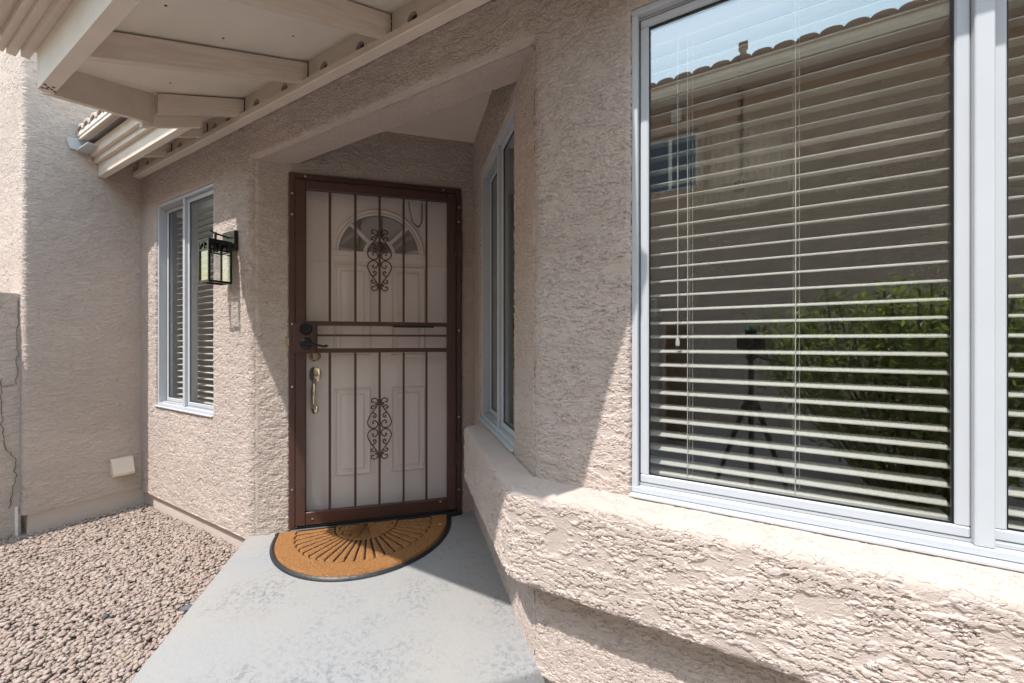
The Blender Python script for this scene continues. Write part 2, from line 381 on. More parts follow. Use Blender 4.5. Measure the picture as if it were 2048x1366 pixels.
def stone(x, y, s, c, label):
    t = bmesh.new(); bmesh.ops.create_icosphere(t, subdivisions=2, radius=1)
    for v in t.verts: v.co *= 1+random.gauss(0, .09)
    bb = B(); bb.add(t, Matrix.Diagonal((s[0], s[1], s[2], 1)))
    z = float(gz(np.array([[x, y]]))[0])
    return tag(bb.obj('stone', m_plain('stone_'+label[:6], c, .7, var=.15, vs=40), None, T(x, y, z+.012) @ Matrix.Rotation(.9, 4, 'Z') @ Matrix.Rotation(.25, 4, 'X'), True), label, 'stone')
stone(-2.18, .83, (.032, .017, .012), (.10, .11, .135), 'dark slate flake lying among the tan pebbles near the landing')
stone(-2.42, .62, (.014, .012, .010), (.07, .085, .10), 'small rounded dark grey stone among the pebbles')
stone(-2.15, 1.02, (.016, .012, .010), (.16, .18, .20), 'blue grey pebble close to the landing edge')

# ================================================================== HOUSE
house = empty('house', label='pink beige stucco house front with angled entry and brown security door', cat='house')
OX0, OX1, OZ = -2.387, -.614, 2.13
W1 = (-3.672, -2.828, .64, 2.088); WB = (-.288, 1.50, .648, 2.095); RW = .012
def y_front(x, z):
    g = np.zeros_like(x)
    for h in (W1, WB):
        d = np.hypot(np.maximum(np.maximum(h[0]-x, x-h[1]), 0), np.maximum(np.maximum(h[2]-z, z-h[3]), 0)); g = np.maximum(g, g90(d, RW))
    dx = np.maximum(np.maximum(OX0-x, x-OX1), 0); dz = np.maximum(z-OZ, 0); d = np.hypot(dx, dz); w = np.where(d > 1e-9, dz/np.maximum(d, 1e-9), 0)
    w = np.where((dx < 1e-9), 1.0, w); w = np.where((dz < 1e-9) & ((x <= OX0+1e-6) | (x >= OX1-1e-6)), 0, w)
    return np.maximum(g, g45(d, .06)*(1-w)+g90(d, .03)*w)
def res_x(a, b_):
    c = (a+b_)/2
    return .0038 if c < -2.3 else (.0052 if c < -.62 else (.0036 if c < .75 else .03))
# soffit of the header, split with it from one mesh so the edge is continuous
YB = 1.372-D
def soffit(u, v):
    y = .03+(YB-.03)*v; x0 = OX0+(y-.0176); x1 = OX1-(y-.0176)
    return (x0+(x1-x0)*u, y, np.full_like(u, OZ))
def fix_soffit():
    Vs, Fs = patch(soffit, 300, 26); return Vs, Fs[:, ::-1]
def hback(u, v): return (OX0+YB+(OX1-OX0-2*YB)*u, np.full_like(u, YB), OZ+.27*v)
Vh, Fh = patch(hback, 60, 10)
panel('front_wall', M_FRONT, [-3.96, W1[0], W1[1], OX0, OX1, WB[0], .75, WB[1], 2.2], [-.02, OZ, W1[2], WB[2], W1[3], WB[3], .9, 2.62], res_x,
      [W1, WB, (OX0, OX1, -1, OZ)], MS, house, y_front, [(*W1, RW, .07), (*WB, RW, .07)], resz=.0038, extra=[fix_soffit(), (Vh, Fh)])
# door wall
DH = (.20, 1.198, -1, 2.078)
panel('door_wall', M_DOOR, [.0249, DH[0], DH[1], 1.30], [-.02, DH[3], 2.40], .0045, [DH], MS, house,
      lambda x, z: g90(np.hypot(np.maximum(np.maximum(DH[0]-x, x-DH[1]), 0), np.maximum(z-DH[3], 0)), .008), [(DH[0], DH[1], -.02, DH[3], .008, .06)])
# window wall inside the recess
W2 = (-1.072, -.302, .652, 2.09)
panel('recess_wall', M_SIDE, [-1.30, W2[0], W2[1], -.0249], [-.02, W2[2], W2[3], 2.40], .0048, [W2], MS, house,
      lambda x, z: g90(np.hypot(np.maximum(np.maximum(W2[0]-x, x-W2[1]), 0), np.maximum(np.maximum(W2[2]-z, z-W2[3]), 0)), RW), [(*W2, RW, .07)])
b = B(); b.poly([(-2.35, 1.24, 2.385), (-1.48, 2.14, 2.385), (-.60, 1.24, 2.385)], (0, 0, .03)); b.obj('recess_ceiling', M_CEIL, house)
for cx, sg, lo, hi in ((OX0, -1, -.02, 2.16), (OX1, 1, -.02, 2.16)):   # plaster core behind the two angled corners
    B().cyl((cx+sg*.011, D+.0176+.0265, lo), (cx+sg*.011, D+.0176+.0265, hi), .0280, n=24).obj('corner_bead', M_FOOT, house, smooth=True)
B().cyl((OX0+.02, D+.0315, OZ+.0315), (OX1-.02, D+.0315, OZ+.0315), .0300, n=20).obj('corner_bead', M_FOOT, house, smooth=True)
# projecting ledge under the windows, swept round the corner
def ledge():
    prof = []; r = .028
    def arc(cx, cz, a0, a1, n=7): return [(cx+r*math.cos(R(a0+(a1-a0)*k/n)), cz+r*math.sin(R(a0+(a1-a0)*k/n))) for k in range(n+1)]
    prof += [(-.004, .640)] + [(.07*k/8, .640-.012*k/8) for k in range(1, 9)]
    prof += arc(.10-r, .622-r+.004, 88, 0)
    prof += [(.10, z) for z in np.arange(.59, .352, -.003)]
    prof += arc(.10-r, .322+r, 0, -90)
    prof += [(.06, .322), (.03, .324), (-.004, .326)]
    prof = np.array(prof)
    path = []
    for x in lines([-.612, .9, 2.2], lambda a, c: .0034 if c < 1 else .03)[::-1]: path.append((x, D, 0, -1))
    for k in range(1, 28): a = R(-90-45*k/28); path.append((-.612, D, math.cos(a), math.sin(a)))
    for s in np.arange(0, .935, .0042): path.append((-.612-s*Q, D+s*Q, -Q, -Q))
    path = np.array(path)
    P = np.zeros((len(path), len(prof), 3)); P[..., 0] = path[:, 0, None]+path[:, 2, None]*prof[None, :, 0]
    P[..., 1] = path[:, 1, None]+path[:, 3, None]*prof[None, :, 0]; P[..., 2] = prof[None, :, 1]
    n, k = P.shape[:2]; i, j = np.meshgrid(np.arange(n-1), np.arange(k-1), indexing='ij'); a = (i*k+j).ravel()
    return nobj('window_ledge', P.reshape(-1, 3), np.stack([a, a+k, a+k+1, a+1], -1), MSL, house)
ledge()
# wing wall at the left: side face and end face with a rounded corner
def wing():
    zs = lines([0, 4.3], .0075); pts = []
    for x in np.arange(-5.2, -3.955, .01): pts.append((x, .63))
    for k in range(8): a = R(-90+90*k/7); pts.append((-3.952+.022*math.cos(a), .652+.022*math.sin(a)))
    for y in np.arange(.68, 1.24, .0055): pts.append((-3.93, y))
    P = np.array(pts); n, k = len(P), len(zs); V = np.zeros((n, k, 3)); V[..., :2] = P[:, None]; V[..., 2] = zs
    i, j = np.meshgrid(np.arange(n-1), np.arange(k-1), indexing='ij'); a = (i*k+j).ravel()
    return nobj('wing_wall', V.reshape(-1, 3), np.stack([a, a+k, a+k+1, a+1], -1), MSB, house)
wing()
b = B(); b.box(-5.2, -3.955, .655, 1.6, -.3, -.004, .004); b.box(-3.96, -2.39, 1.232, 1.5, -.3, -.023, .003); b.obj('footing', M_FOOT, house)
b = B(); b.box(-.60, 2.2, 1.235, 1.5, -.3, -.022, .003); b.obj('footing', M_FOOT, house)
# stucco drip edge under wall B
b = B(); b.box(-3.93, -2.40, 1.204, 1.24, -.024, -.018); b.obj('weep_screed', M_TRIM, house)

# ---------------- windows
def bars(b, x0, x1, z0, z1, w, y0, y1, c=.002):
    b.box(x0, x1, y0, y1, z0, z0+w, c); b.box(x0, x1, y0, y1, z1-w, z1, c)
    b.box(x0, x0+w, y0+.0006, y1-.0006, z0+w-.0005, z1-w+.0005, c); b.box(x1-w, x1, y0+.0006, y1-.0006, z0+w-.0005, z1-w+.0005, c)
def window(M, h, cuts, label, sash_y, sill=True, glass=None):
    o = empty('window', M, house, label)
    x0, x1, z0, z1 = h; b = B(); bars(b, x0+.001, x1-.001, z0+.001, z1-.001, .018, .010, .095)
    for c in cuts: b.box(c-.015, c+.015, .014, .09, z0+.0195, z1-.0195, .002)
    b.obj('frame', M_WHITE, o)
    if sill:
        b = B(); b.box(x0-.002, x1+.002, -.012, .011, z0-.008, z0+.001, .002); b.obj('sill_flange', M_WHITE, o)
    for za, zb in ((z0+.0205, z0+.027), (z1-.027, z1-.0205)): b = B(); b.box(x0+.019, x1-.019, .03, .088, za, zb); b.obj('track', M_ALU, o)
    e = [x0+.019]+[v for c in cuts for v in (c-.0155, c+.0155)]+[x1-.019]
    for k in range(0, len(e), 2):
        ys = sash_y[k//2]; b = B(); bars(b, e[k]+.004, e[k+1]-.0005, z0+.0285, z1-.0285, .024, ys, ys+.026, .003); s = b.obj('sash', M_WHITE, o)
        b = B(); b.box(e[k]+.024, e[k+1]-.022, ys+.011, ys+.015, z0+.048, z1-.048); b.obj('pane', glass or M_GLASS, o)
        b = B(); bars(b, e[k]+.0275, e[k+1]-.024, z0+.052, z1-.052, .004, ys+.006, ys+.0105, 0); b.obj('gasket', M_BLACK, o)
    return o
window(M_FRONT, WB, [.4425, 1.06], 'big white framed picture window above the stucco ledge', [.028, .045, .028])
window(M_FRONT, W1, [-3.265], 'narrow white sliding window beside the lantern', [.055, .028], glass=M_CLEAR)
window(M_SIDE, W2, [-.66], 'narrow white sliding window inside the entry recess', [.055, .028], glass=M_CLEAR)

# ---------------- blinds
def blind(M, x0, x1, ztop, zbot, yc, cords, label, tilt=8.5, pitch=.0436, wand=None, sag=0.0):
    o = empty('window_blind', M @ T((x0+x1)/2, yc, zbot), None, label, 'blind', 'white slatted blinds behind the windows')
    w = (x1-x0)/2; H = ztop-zbot
    B().box(-w, w, -.028, .028, H-.045, H, .003).obj('headrail', M_SLAT, o)
    B().box(-w, w, -.026, .026, 0, .016, .003).obj('bottom_rail', M_SLAT, o)
    t = bmesh.new(); pr = [(-.025, -.0012), (-.013, .0012), (0, .002), (.013, .0012), (.025, -.0012)]
    top = [(y, z+.0014) for y, z in pr]; bot = [(y, z-.0014) for y, z in pr[::-1]]; L = [t.verts.new((-w, y, z)) for y, z in top+bot]; Rr = [t.verts.new((w, y, z)) for y, z in top+bot]
    n = len(L); t.faces.new(L[::-1]); t.faces.new(Rr)
    for i in range(n): t.faces.new((L[i], L[(i+1) % n], Rr[(i+1) % n], Rr[i]))
    bb = B(); bb.add(t); me = bb.mesh('slat', M_SLAT, True)
    k = int((H-.075)/pitch)
    for i in range(k):
        z = .045+i*pitch
        inst('slat', me, o, T(random.gauss(0, .0008), 0, z+random.gauss(0, .0006)) @ Matrix.Rotation(R(tilt+random.gauss(0, .7)), 4, 'X') @ Matrix.Rotation(R(random.gauss(0, .06)), 4, 'Y'))
    for cx in cords:
        b = B(); lx = cx-(x0+x1)/2
        for yy in (-.027, .027): b.tube([(lx, yy, .01), (lx+.001, yy, H*.5), (lx, yy, H-.03)], .0011, 5)
        b.tube([(lx+.012, 0, .01), (lx+.012, 0, H-.03)], .001, 5)
        for i in range(k): b.cyl((lx, -.027, .041+i*pitch), (lx, .027, .047+i*pitch), .0007, n=4)
        b.obj('ladder_cord', M_CORD, o)
    if wand:
        b = B(); lx = wand[0]-(x0+x1)/2; zz = wand[1]-zbot
        b.tube([(lx, -.034, H-.03), (lx, -.036, zz+.02)], .0012, 6); b.obj('pull_cord', M_CORD, o)
        b = B(); b.lathe([(.002, .03), (.004, .022), (.0065, .008), (.006, 0), (.003, -.002)], (lx, -.036, zz-.012), 12); b.obj('tassel', M_CORD, o, smooth=True)
    return o
blind(M_FRONT, -.262, .418, 2.068, .678, .125, [-.142, .124], 'white slatted blind filling the big window pane left of the mullion', wand=(-.168, 1.10))
blind(M_FRONT, .468, 1.04, 2.068, .678, .125, [.58, .93], 'white slatted blind cut off by the right photo edge')
blind(M_FRONT, -3.615, -2.86, 2.06, .668, .13, [-3.47, -2.98], 'white slatted blind inside the narrow window beside the lantern', tilt=4)
blind(M_SIDE, -1.02, -.34, 2.06, .68, .13, [-.90, -.50], 'white slatted blind inside the window of the entry recess', tilt=25)

# ---------------- rooms behind the glass (floor, walls, ceiling)
def room(poly, z0, z1, drop):
    b = B(); n = len(poly)
    for i in range(n):
        if i in drop: continue
        p, q = poly[i], poly[(i+1) % n]; b.face([(*p, z0), (*q, z0), (*q, z1), (*p, z1)])
    b.face([(*p, z1) for p in poly]); b.obj('interior_wall', M_INT, house)
    b = B(); b.face([(*p, z0) for p in poly]); b.obj('interior_floor', M_CARP, house)
room([(-.58, 1.215), (2.19, 1.215), (2.19, 5.2), (-1.49, 5.2), (-1.49, 2.13)], 0, 2.45, (0, 4))
room([(-3.92, 1.215), (-2.40, 1.215), (-2.30, 1.32), (-2.30, 4.5), (-3.92, 4.5)], 0, 2.45, (0, 1))
room([(-2.38, 1.30), (-1.515, 2.165), (-1.515, 5.5), (-2.28, 5.5)], 0, 2.45, (0,))

# ---------------- entry door
ed = empty('entry_door', M_DOOR, house, 'pale beige panelled door with fanlight behind the security door')
YD = .085; fx, fz, fr = .692, 1.655, .262
def door_slab():
    b = B(); n = 36; x0, x1, z0, z1 = .262, 1.142, .035, 2.035
    arc = [(fx+fr*math.cos(math.pi-math.pi*k/n), fz+fr*math.sin(math.pi-math.pi*k/n)) for k in range(n+1)]
    def outer(p):
        dx, dz = p[0]-fx, p[1]-fz
        t = min((x1-fx)/dx if dx > 1e-6 else 9, (x0-fx)/dx if dx < -1e-6 else 9, (z1-fz)/dz if dz > 1e-6 else 9); return (fx+dx*t, fz+dz*t)
    b.face([(x0, YD, z0), (x1, YD, z0), (x1, YD, fz), (x0, YD, fz)])
    for k in range(n):
        a, c = arc[k], arc[k+1]; A, C = outer(a), outer(c); pts = [a, A]
        for cr in ((x0, z1), (x1, z1)):
            if (abs(A[0]-cr[0]) < 1e-4 and abs(C[1]-z1) < 1e-4 and cr[0] == x0 and abs(A[1]-z1) > 1e-4) or (abs(A[1]-z1) < 1e-4 and abs(C[0]-x1) < 1e-4 and cr[0] == x1 and abs(C[1]-z1) > 1e-4): pts.append(cr)
        pts += [C, c]; b.face([(p[0], YD, p[1]) for p in pts])
        b.face([(a[0], YD, a[1]), (c[0], YD, c[1]), (c[0], YD+.04, c[1]), (a[0], YD+.04, a[1])])
    b.face([(fx-fr, YD, fz), (fx+fr, YD, fz), (fx+fr, YD+.04, fz), (fx-fr, YD+.04, fz)])
    return b.obj('door_slab', M_DOORP, ed)
door_slab()
b = B(); b.box(.20, .2615, .06, .16, 0, 2.08, .003); b.box(1.1425, 1.199, .06, .16, 0, 2.08, .003); b.box(.262, 1.142, .061, .159, 2.036, 2.08, .003); b.obj('door_jamb', M_DOORP, ed)
def arcpts(r, y, n=36, c=(fx, fz)): return [(c[0]+r*math.cos(math.pi*k/n), y, c[1]+r*math.sin(math.pi*k/n)) for k in range(n+1)]
b = B(); b.tube(arcpts(.266, YD-.004), .011, 8); b.tube(arcpts(.246, YD), .009, 8); b.box(fx-.285, fx+.285, YD-.014, YD+.02, fz-.026, fz+.004, .004); b.obj('fanlight_frame', M_DOORP, ed, smooth=True)
b = B(); b.tube(arcpts(.085, YD-.002, 16), .012, 6)
for a in (45, 135): b.box(.075, .245, -.012, .012, -.011, .011, .003, M=T(fx, YD, fz) @ Matrix.Rotation(R(-a), 4, 'Y'))
b.obj('muntin', M_DOORP, ed)
b = B(); p0 = [(fx+.262*math.cos(math.pi*k/36), YD+.012, fz+.262*math.sin(math.pi*k/36)) for k in range(37)]; b.poly(p0, (0, .004, 0)); b.obj('fanlight_pane', M_GLASS, ed)
for (x0, x1) in ((.426, .640), (.758, .972)):
    for (z0, z1) in ((1.005, 1.575), (.275, .812)):
        b = B(); bars(b, x0, x1, z0, z1, .016, YD-.012, YD+.006, .006)
        b.box(x0+.035, x1-.035, YD-.010, YD+.004, z0+.035, z1-.035, .009); b.obj('door_panel', M_DOORP, ed)
b = B(); b.box(.30, 1.10, YD-.006, YD+.004, 1.583, 1.592, .002); b.obj('moulding', M_DOORP, ed)
RX = Matrix.Rotation(R(90), 4, 'X')
b = B(); b.lathe([(.034, -.002), (.034, .006), (.028, .012), (.021, .016), (.019, .020), (.001, .0205)], (.320, YD, 1.012), 28, RX); b.obj('deadbolt', M_BRASS, ed, smooth=True)
b = B(); b.lathe([(.036, -.002), (.036, .006), (.028, .011), (.020, .014), (.001, .016)], (.322, YD, .900), 28, RX @ Matrix.Diagonal((1, 1.35, 1, 1)))
b.lathe([(.022, -.002), (.022, .006), (.015, .012), (.001, .014)], (.320, YD, .690), 24, RX @ Matrix.Diagonal((1, 1.25, 1, 1)))
b.tube(catmull([(.322, YD-.01, .872), (.322, YD-.035, .850), (.322, YD-.046, .810), (.321, YD-.045, .765), (.320, YD-.034, .720), (.320, YD-.01, .694)], 6), [.009]*6+[.0135]*6+[.015]*6+[.0135]*6+[.010]*6+[.007], 12)
b.obj('handle', M_BRASS, ed, smooth=True)

# ---------------- security door
sd = empty('security_door', M_DOOR, house, 'dark brown steel security screen door with scrolled bars')
x0, x1, z1 = .205, 1.192, 2.072
b = B(); b.box(x0, x0+.032, -.022, .05, .004, z1, .003); b.box(x1-.032, x1, -.022, .05, .004, z1, .003); b.box(x0+.0325, x1-.0325, -.021, .049, z1-.034, z1-.001, .003); b.obj('frame', M_BRONZE, sd)
b = B(); b.box(x0+.01, x1-.01, -.045, .05, .001, .026, .004); b.box(x0+.034, x1-.034, -.03, .03, .026, .034, .002); b.obj('threshold', M_BLACK, sd)
lx0, lx1, lz0, lz1 = .241, 1.156, .040, 2.031
b = B(); b.box(lx0, lx0+.052, -.034, -.006, lz0, lz1, .003); b.box(lx1-.055, lx1, -.034, -.006, lz0, lz1, .003)
b.box(lx0+.0525, lx1-.0555, -.0335, -.0065, lz1-.054, lz1-.0005, .003); b.box(lx0+.0525, lx1-.0555, -.0335, -.0065, lz0+.0005, lz0+.075, .003)
b.box(lx0+.0525, lx1-.0555, -.0332, -.0068, 1.193, 1.218, .002); b.box(lx0+.0525, lx1-.0555, -.0332, -.0068, 1.034, 1.060, .002)
b.obj('leaf_frame', M_BRONZE, sd)
b = B(); b.box(lx0+.053, lx1-.056, -.028, -.014, 1.130, 1.142, .002); me = b.mesh('bar', M_BRONZE); inst('bar', me, sd, I4)
for (za, zb) in ((1.2185, 1.9765), (.1155, 1.0335)):
    b = B(); b.box(-.0063, .0063, -.030, -.0175, za, zb, .0015); me = b.mesh('bar', M_BRONZE)
    for u in (.421, .561, .698, .838, .975): inst('bar', me, sd, T(u, 0, 0))
# scrolls: one quarter drawn, mirrored four times per ornament
def sp(pts): return [((x-340)/8.54*.00286, 0, -(y-690)/8.54*.00302) for x, y in pts]
S = [sp([(432, 782), (452, 780), (458, 800), (432, 826), (388, 806), (370, 760), (396, 712), (460, 700), (524, 742), (542, 815), (505, 908), (440, 1000), (385, 1075), (366, 1130), (388, 1190), (430, 1208), (474, 1186), (472, 1146), (444, 1140), (440, 1158)]),
     sp([(456, 962), (415, 942), (398, 905), (420, 878), (446, 890), (440, 912), (424, 910)]),
     sp([(398, 1052), (432, 1082), (472, 1076), (484, 1046), (462, 1030), (448, 1050)]),
     sp([(366, 1105), (395, 1100), (412, 1118), (396, 1132), (382, 1120)])]
def scroll():
    b = B()
    for q in S: b.tube(catmull(q, 5), .0036, 6)
    return b.mesh('scroll', M_BRONZE, True)
sme = scroll()
for zc in (1.590, .575):
    for sx in (1, -1):
        for sz in (1, -1): inst('scroll', sme, sd, T(.698, -.024, zc) @ Matrix.Diagonal((sx, 1, sz, 1)))
    b = B()
    for dz in (-.165, .165): b.box(.688, .708, -.034, -.014, zc+dz-.012, zc+dz+.012, .003)
    b.obj('collar', M_BRONZE, sd)
b = B()
for (za, zb) in ((1.2185, 1.9765), (1.0605, 1.1925), (.1155, 1.0335)): b.box(lx0+.053, lx1-.056, -.0135, -.0125, za, zb)
b.obj('screen', M_SCREEN, sd)
b = B(); b.box(.229, .352, -.044, -.003, 1.036, 1.208, .004); b.obj('lock_box', M_BRONZE, sd)
b = B(); b.lathe([(.033, 0), (.033, .008), (.029, .014), (.024, .015), (.022, .011), (.012, .011), (.012, .016), (.001, .016)], (.298, -.044, 1.172), 28, RX); b.obj('deadbolt', M_BLACK, sd, smooth=True)
b = B(); b.lathe([(.034, 0), (.034, .006), (.028, .012), (.015, .016), (.013, .045), (.001, .047)], (.300, -.044, 1.088), 28, RX)
b.tube(catmull([(.300, -.088, 1.088), (.330, -.092, 1.087), (.365, -.090, 1.080), (.395, -.086, 1.072), (.412, -.085, 1.074), (.418, -.084, 1.080)], 6), [.0095]*6+[.0075]*6+[.0065]*6+[.0075]*6+[.0085]*6+[.007], 10); b.obj('lever_handle', M_BLACK, sd, smooth=True)
b = B(); b.box(.186, .206, -.014, .004, 1.075, 1.125, .002); b.obj('strike_plate', M_BRASS, sd)
b = B(); b.cyl((1.159, -.030, -.065), (1.159, -.030, .065), .009, n=12)
for s_ in (-1, 1):
    b.box(1.159+s_*.021-.013, 1.159+s_*.021+.013, -.042, -.032, -.075, .075, .004)
    for zz in (-.048, 0, .048): b.cyl((1.159+s_*.022, -.044, zz), (1.159+s_*.022, -.040, zz), .0045, n=8)
hm = b.mesh('hinge', M_BRONZE)
for z in (1.712, 1.13, .387): inst('hinge', hm, sd, T(0, 0, z)) if z != 1.13 else None
b = B(); b.lathe([(.0062, 0), (.0058, .003), (.003, .0045), (.001, .0045)], (0, 0, 0), 10, RX); scm = b.mesh('screw', M_SCREW, True)
for u, zs in ((.221, (1.95, 1.83, 1.2, .84, .25)), (1.177, (1.95, 1.86, 1.17, .62, .16))):
    for z in zs: inst('screw', scm, sd, T(u, -.022, z))
for u, z in ((.29, 2.055), (1.08, 2.055), (.33, .075), (1.06, .10)): inst('screw', scm, sd, T(u, -.0335 if z < 1 else -.021, z))
# door closer chain and spring behind the bars
b = B()
ch = catmull([(.868, -.006, 1.968), (.876, -.006, 1.91), (.892, -.006, 1.845), (.925, -.006, 1.815), (.946, -.006, 1.845), (.948, -.006, 1.872)], 7)
for i in range(len(ch)-1):
    p, q = ch[i], ch[i+1]; mid = (p+q)/2; d = (q-p); a = math.atan2(d.z, d.x); ring = []
    for k in range(9): th = 2*math.pi*k/8; ring.append(mid+Vector((math.cos(a)*math.cos(th)*.008-math.sin(a)*math.sin(th)*.0035*(i % 2), (.0035*math.sin(th) if i % 2 == 0 else 0), math.sin(a)*math.cos(th)*.008+math.cos(a)*math.sin(th)*.0035*(i % 2))))
    b.tube(ring, .0011, 5)
b.obj('safety_chain', M_BLACK, sd)
b = B(); b.tube([(.948+.0065*math.cos(k*.9), -.006+.0065*math.sin(k*.9), 1.872+k*.0008) for k in range(100)], .0014, 5); b.cyl((.948, -.006, 1.95), (.948, -.006, 1.975), .003); b.obj('spring', M_BLACK, sd)
b = B(); b.tube([(.775, -.038, 1.1905), (1.02, -.038, 1.190)], .0055, 10); b.obj('closer_rod', M_BLACK, sd)

# ---------------- dryer vent hood on the wing wall, conduit stub, wall pipe
b = B(); b.poly([(1.03, -.004, .255), (1.03, -.03, .250), (1.03, -.066, .15), (1.03, -.060, .132), (1.03, -.004, .150)], (.118, 0, 0)); b.obj('vent_hood', M_TRIM, house, M_WING)

# ================================================================== ROOF
roof = empty('roof', None, house, 'beige boarded porch eave with exposed rafters')
PITCH = .455
def zr(y): return 2.357+PITCH*(y-1.165)        # underside of the rafters
b = B(); out = [(-3.925, .870), (-2.61, .870), (-2.61, .70), (-2.31, .275), (-.72, .275), (-.40, .62), (-.36, .870), (2.3, .870), (2.3, 2.6), (-3.925, 2.6)]
def zd(y): return 2.215+PITCH*(y-.31)
b.poly([(x, y, zd(y)) for x, y in out], (0, 0, .05)); b.obj('roof_deck', M_TRIM, roof)
b = B(); sp_ = [(-2.45, 1.19), (-2.45, .80), (-2.21, .43), (-.69, .43), (-.42, .72), (-.40, 1.19)]
b.poly([(x, y, zr(y)+.101) for x, y in sp_], (0, 0, .012)); b.obj('soffit_panel', m_plain('soffit_board', (.86, .785, .69), .85, var=.08, vs=4, bmp=.001, bs=60, spec=.2), roof)
def rafter(x, ya, yb, dz=0, h=.092, w=.038):
    b = B(); b.poly([(x-w/2, ya, zr(ya)+dz), (x-w/2, yb, zr(yb)+dz), (x-w/2, yb, zr(yb)+dz+h), (x-w/2, ya, zr(ya)+dz+h)], (w, 0, 0)); return b.obj('rafter', m_wood, roof)
def m_woodpaint():
    m, nt, b = mat('painted_wood'); v2 = coords(nt); mp = nd(nt, 'ShaderNodeMapping'); mp.inputs['Rotation'].default_value = (-math.atan(PITCH), 0, 0); lk(nt, v2, mp.inputs[0])
    m2 = nd(nt, 'ShaderNodeMapping'); m2.inputs['Scale'].default_value = (30, 2.5, 34); lk(nt, mp.outputs[0], m2.inputs[0]); v = m2.outputs[0]
    n = noise(nt, v, 1.5, 5, .6, .6)
    c = mixc(nt, smooth(nt, n.outputs[0], .3, .7), (.66, .56, .47), (.78, .68, .58))
    lk(nt, mixc(nt, smooth(nt, noise(nt, v2, 5, 4).outputs[0], .45, .75, 0, .35), c, (.58, .47, .38)), b.inputs['Base Color'])
    setin(b, Roughness=.65); bump(nt, b, n.outputs[0], .0016); return m
m_wood = m_woodpaint()
for x in (-1.847, -1.28, -.715): rafter(x, .42, 1.178)
rafter(-2.43, .80, 1.178)
for x in (-2.86, -3.36): rafter(x, 1.01, 1.178, -.004)
rafter(-2.468, .755, .992, -.055, .13, .032)
b = B(); b.box(-3.925, -.30, 1.152, 1.2015, 2.323, 2.360, .004); b.obj('ledger', M_TRIM, roof)
# vented blocking between the rafters
def blocking(xa, xb, holes):
    b = B(); za, zb = 2.361, 2.468; y = 1.183; cuts = [xa]+[(holes[i]+holes[i+1])/2 for i in range(len(holes)-1)]+[xb]; r = .026; zc = 2.398; n = 24
    for i, hx in enumerate(holes):
        A, C = cuts[i], cuts[i+1]
        ang = sorted([2*math.pi*k/n for k in range(n)]+[math.atan2(z-zc, x-hx) % (2*math.pi) for x in (A, C) for z in (za, zb)])
        def rim(t):
            dx, dz = math.cos(t), math.sin(t)
            s = min((C-hx)/dx if dx > 1e-7 else 9, (A-hx)/dx if dx < -1e-7 else 9, (zb-zc)/dz if dz > 1e-7 else 9, (za-zc)/dz if dz < -1e-7 else 9); return (hx+dx*s, y, zc+dz*s)
        for k in range(len(ang)):
            t0, t1 = ang[k], ang[(k+1) % len(ang)]
            c0 = (hx+r*math.cos(t0), y, zc+r*math.sin(t0)); c1 = (hx+r*math.cos(t1), y, zc+r*math.sin(t1))
            b.face([c0, rim(t0), rim(t1), c1]); b.face([c0, c1, (c1[0], y+.018, c1[2]), (c0[0], y+.018, c0[2])])
    return b.obj('blocking', M_TRIM, roof)
for xa, xb, hs in ((-1.26, -.735, (-1.145, -.86)), (-1.827, -1.30, (-1.71, -1.455)), (-2.41, -1.867, (-2.295, -2.03)), (-2.84, -2.45, (-2.76, -2.60)), (-3.34, -2.88, (-3.23, -3.0)), (-3.92, -3.38, (-3.75, -3.5))): blocking(xa, xb, sorted(hs))
b = B(); b.box(-3.92, -.36, 1.2016, 1.32, 2.33, 2.52); b.obj('attic_shade_box', M_DARK, roof)  # solid box; its dark colour stands in for shade behind the vent holes
# fascia boards
def beam(p, q, th, h, name='fascia_board', m=None):
    p = Vector(p); q = Vector(q); d = (q-p); n = Vector((d.y, -d.x, 0)).normalized()*th
    b = B(); b.poly([p, q, q+n, p+n], (0, 0, h)); return b.obj(name, m or M_TRIM, roof)
beam((-2.19, .423, 2.006), (-.69, .423, 2.006), .038, .165)
beam((-2.30, .3845, 2.150), (-.68, .3845, 2.150), .020, .075)
beam((-2.375, .3640, 2.176), (-.70, .3640, 2.176), .022, .055)
beam((-2.42, .3415, 2.196), (-.70, .3415, 2.196), .020, .035)
beam((-2.455, .800, 2.150), (-2.192, .4235, 2.008), .038, .160)
beam((-2.50, .775, 2.275), (-2.235, .395, 2.175), .036, .06)
beam((-2.56, .74, 2.30), (-2.275, .355, 2.185), .02, .045)
beam((-.688, .4235, 2.008), (-.42, .75, 2.14), .038, .160)
beam((-.675, .40, 2.175), (-.385, .73, 2.29), .03, .06)
for xa, xb in ((-3.926, -2.47), (-.38, 2.25)):
    beam((xa, 1.006, 2.262), (xb, 1.006, 2.262), .036, .15)
    beam((xa, .9695, 2.348), (xb, .9695, 2.348), .020, .09)
    beam((xa, .9490, 2.386), (xb, .9490, 2.386), .020, .07)
beam((-2.60, .90, 2.385), (-2.575, .70, 2.30), .02, .05)
b = B(); b.poly([(-3.926, 1.20, 2.45), (-2.47, 1.20, 2.45), (-2.47, 1.0, 2.36), (-3.926, 1.0, 2.36)], (0, 0, .012)); b.obj('soffit_panel', M_TRIM, roof)
nme = B().cyl((0, 0, 0), (0, 0, -.0012), .0045, n=8).mesh('nail_head', M_DARK)
for x, y in ((-2.0, .62), (-2.05, .95), (-1.6, .55), (-1.62, .98), (-1.45, .75), (-1.05, .60), (-1.0, .95), (-1.75, .78), (-2.28, .80)): inst('nail_head', nme, roof, T(x, y, zr(y)+.1005) @ Matrix.Rotation(math.atan(PITCH), 4, 'X'))
